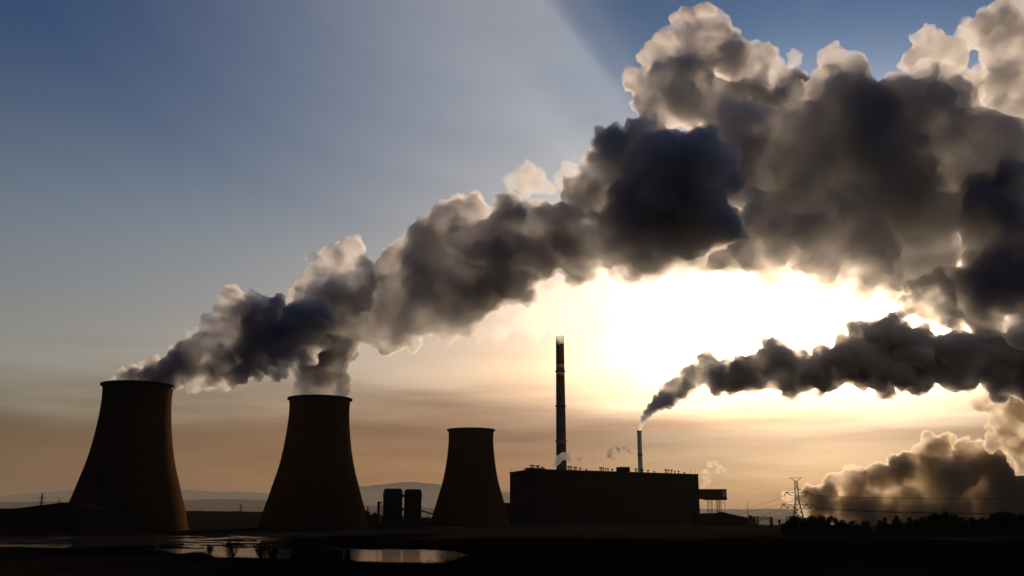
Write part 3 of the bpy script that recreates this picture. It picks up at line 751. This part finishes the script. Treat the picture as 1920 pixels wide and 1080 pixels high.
F1 = [(1215,772,8),(1225,762,12),(1238,752,17),(1255,740,22),(1275,725,28),(1300,705,30),(1328,682,24),(1326,668,14),(1345,705,36),(1380,705,38),(1420,695,42),(1445,648,20),(1460,685,46),(1500,700,48),(1500,668,20),(1550,695,50),(1600,675,55),(1615,628,34),(1650,640,44),(1650,690,54),(1700,670,66),(1725,645,40),(1770,675,60),(1800,655,48),(1835,685,44),(1850,640,40),(1880,665,50),(1930,650,60),(1670,625,40),(1700,700,44),(1790,700,44),(1880,700,56),(1940,710,60)]
pf = plume('smoke_plume', 'blue grey smoke streaming right from the slim white chimney', 'smoke plume', F1, 1200, .26, lump=26, lo=.5, hi=1.4, seed=12, voxel_px=1.9, disp=((18, 6), (7, 2.5)), color=(.95,.955,.97))
H1 = [(1455,955,16),(1480,932,18),(1520,930,28),(1560,905,24),(1600,905,34),(1650,895,36),(1700,880,42),(1755,845,38),(1765,900,62),(1820,880,54),(1880,900,64),(1940,880,70),(1540,950,40),(1600,960,50),(1650,960,50),(1700,955,56),(1760,960,56),(1820,955,56),(1900,960,60),(1860,950,60),(1960,960,60)]
plume('steam_cloud', 'low golden edged cloud bank behind the electricity pylon', 'steam cloud', H1, 2600, .085, color=(.965, .89, .77), lump=70, lo=.55, hi=1.4, g=.5, seed=14, voxel_px=2.5, disp=((18, 6), (7, 2.5)))

G1 = [(1905,700,50),(1870,745,36),(1895,800,42),(1930,760,50),(1840,760,22),(1865,830,24),(1930,840,50),(1940,640,60)]
plume('steam_cloud', 'thin brownish ragged cloud at the right edge under the chimney smoke', 'steam cloud', G1, 1700, .07, lump=40, color=(.955, .89, .79), seed=31, voxel_px=3, disp=((24, 9), (9, 4), (4, 1.5)))
plume('steam_puff', 'bright cauliflower puff peeking over the middle of the steam bank', 'steam', [(985,335,34),(960,342,20),(1008,345,26),(992,318,20),(1030,352,18)], 900, .05, seed=32, voxel_px=2.2, disp=((18, 6), (7, 2.5)))
plume('steam_puff', 'bright puff wedged against the dark bulge of the steam bank', 'steam', [(1068,318,22),(1062,342,24),(1085,350,26),(1050,330,14)], 900, .05, seed=33, voxel_px=2.2, disp=((18, 6), (7, 2.5)))
plume('steam_puff', 'small cream puff behind the left shoulder of the steam bank', 'steam', [(853,372,12),(866,370,10)], 900, .05, seed=34, voxel_px=1.8, disp=((12, 3), (6, 1.5)))
plume('plume_neck', None, None, [(202,717,7),(214,712,11),(232,706,17),(255,704,22),(282,704,26),(306,708,24),(318,716,17),(245,716,18),(270,718,20),(295,718,20)], 650, .35, seed=51, voxel_px=1.8, disp=((14, 3), (7, 2.5), (4, 1.4)), color=(.95, .95, .965), lump=12, lo=.5, hi=1.4, parent=pa)
plume('plume_neck', None, None, [(563,736,18),(585,736,24),(612,736,24),(639,737,18),(570,714,24),(603,712,34),(636,712,25),(580,688,32),(625,684,36),(604,660,48),(645,655,30)], 722, .2, seed=52, voxel_px=2, disp=((16, 3), (7, 2), (4, 1)), color=(.975, .97, .97), lump=20, lo=.6, hi=1.3, parent=pb_, kidsn=6)
plume('plume_neck', None, None, [(1200,806,3.6),(1200.5,802,4),(1202,797,4.6),(1204,791,6),(1208,784,8.5),(1214,775,11),(1223,766,13),(1234,756,16),(1250,746,20)], 1235, .45, seed=53, voxel_px=.8, disp=((7, .8), (4, 1.2), (2.2, .5)), color=(.95, .955, .97), parent=pf, kidsn=7)
# thin steam veil round the top of the tall chimney, wisps
plume('steam_wisp', 'thin peach coloured steam veil hiding the top of the tall chimney', 'steam', [(1120,555,40),(1060,575,48),(1000,585,52),(940,600,42),(900,612,32),(1160,535,36),(1050,618,26),(980,550,46),(1085,600,24),(1055,605,36),(1053,625,18)], 980, .013, seed=21, voxel_px=3, g=.6, disp=((30, 12), (12, 5), (5, 2)))
plume('dense_core', None, None, [(1053,620,20),(1042,606,26),(1066,600,26),(1085,590,22),(1053,634,11),(1030,592,24)], 1290, .022, seed=61, voxel_px=2, g=.5, disp=((20, 8), (9, 4), (4, 1.6)), lump=14, parent=bpy.data.objects['steam_wisp'])
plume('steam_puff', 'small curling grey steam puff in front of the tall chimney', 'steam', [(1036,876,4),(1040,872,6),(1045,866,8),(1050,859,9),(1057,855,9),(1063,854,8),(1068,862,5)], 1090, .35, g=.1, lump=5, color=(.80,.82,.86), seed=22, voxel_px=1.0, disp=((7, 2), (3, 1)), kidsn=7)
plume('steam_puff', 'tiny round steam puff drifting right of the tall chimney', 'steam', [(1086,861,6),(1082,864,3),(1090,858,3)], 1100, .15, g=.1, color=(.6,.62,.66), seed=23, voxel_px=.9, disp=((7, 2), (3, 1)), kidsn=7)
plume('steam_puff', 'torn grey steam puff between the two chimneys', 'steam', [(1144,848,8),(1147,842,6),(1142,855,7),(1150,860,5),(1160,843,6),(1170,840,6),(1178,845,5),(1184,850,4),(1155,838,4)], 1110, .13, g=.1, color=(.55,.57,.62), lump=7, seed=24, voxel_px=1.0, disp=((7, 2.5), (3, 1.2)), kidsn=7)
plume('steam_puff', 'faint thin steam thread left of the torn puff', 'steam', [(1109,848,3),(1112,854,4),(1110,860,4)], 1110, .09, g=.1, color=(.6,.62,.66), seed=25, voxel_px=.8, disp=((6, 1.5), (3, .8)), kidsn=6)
plume('steam_puff', 'golden sunlit steam curling up from the roof of the raised bunker', 'steam', [(1317,914,5),(1322,908,7),(1328,902,7),(1320,897,6),(1330,890,6),(1322,884,7),(1330,872,8),(1340,868,8),(1350,876,7),(1345,884,7),(1358,882,6),(1368,886,4),(1374,884,3)], 1180, .06, lump=9, seed=26, voxel_px=1.1, disp=((8, 3), (4, 1.5)), kidsn=7)

# ------------------------------------------------------------------ haze
def haze(dens):
    bm = bmesh.new(); box(bm, -32000, 32000, -600, 56000, -5, 1300)
    m = bpy.data.materials.new('haze'); m.use_nodes = True; t = m.node_tree; t.nodes.clear()
    o = t.nodes.new('ShaderNodeOutputMaterial'); v = t.nodes.new('ShaderNodeVolumePrincipled')
    v.inputs['Color'].default_value = (.93, .88, .82, 1); v.inputs['Density'].default_value = dens; v.inputs['Anisotropy'].default_value = .2
    v.inputs['Density Attribute'].default_value = ''
    t.links.new(v.outputs[0], o.inputs['Volume'])
    o = link('haze', bm, m); tag(o, kind='stuff')
haze(1e-5)

moist = volm('moist_air', 1.5e-4, (.62, .80, 1.0), .7)
moist.node_tree.nodes['Volume Absorption'].inputs['Density'].default_value = 0
for k in range(6):
    q = .35 + .17 * k
    bm = bmesh.new(); bmesh.ops.create_icosphere(bm, subdivisions=5, radius=1, matrix=Matrix.Diagonal((310 * q, 400 * q, 240 * q, 1)))
    o = link('moist_air', bm, moist, loc=(-20, 620, 520), smooth_=True); tag(o, kind='stuff')
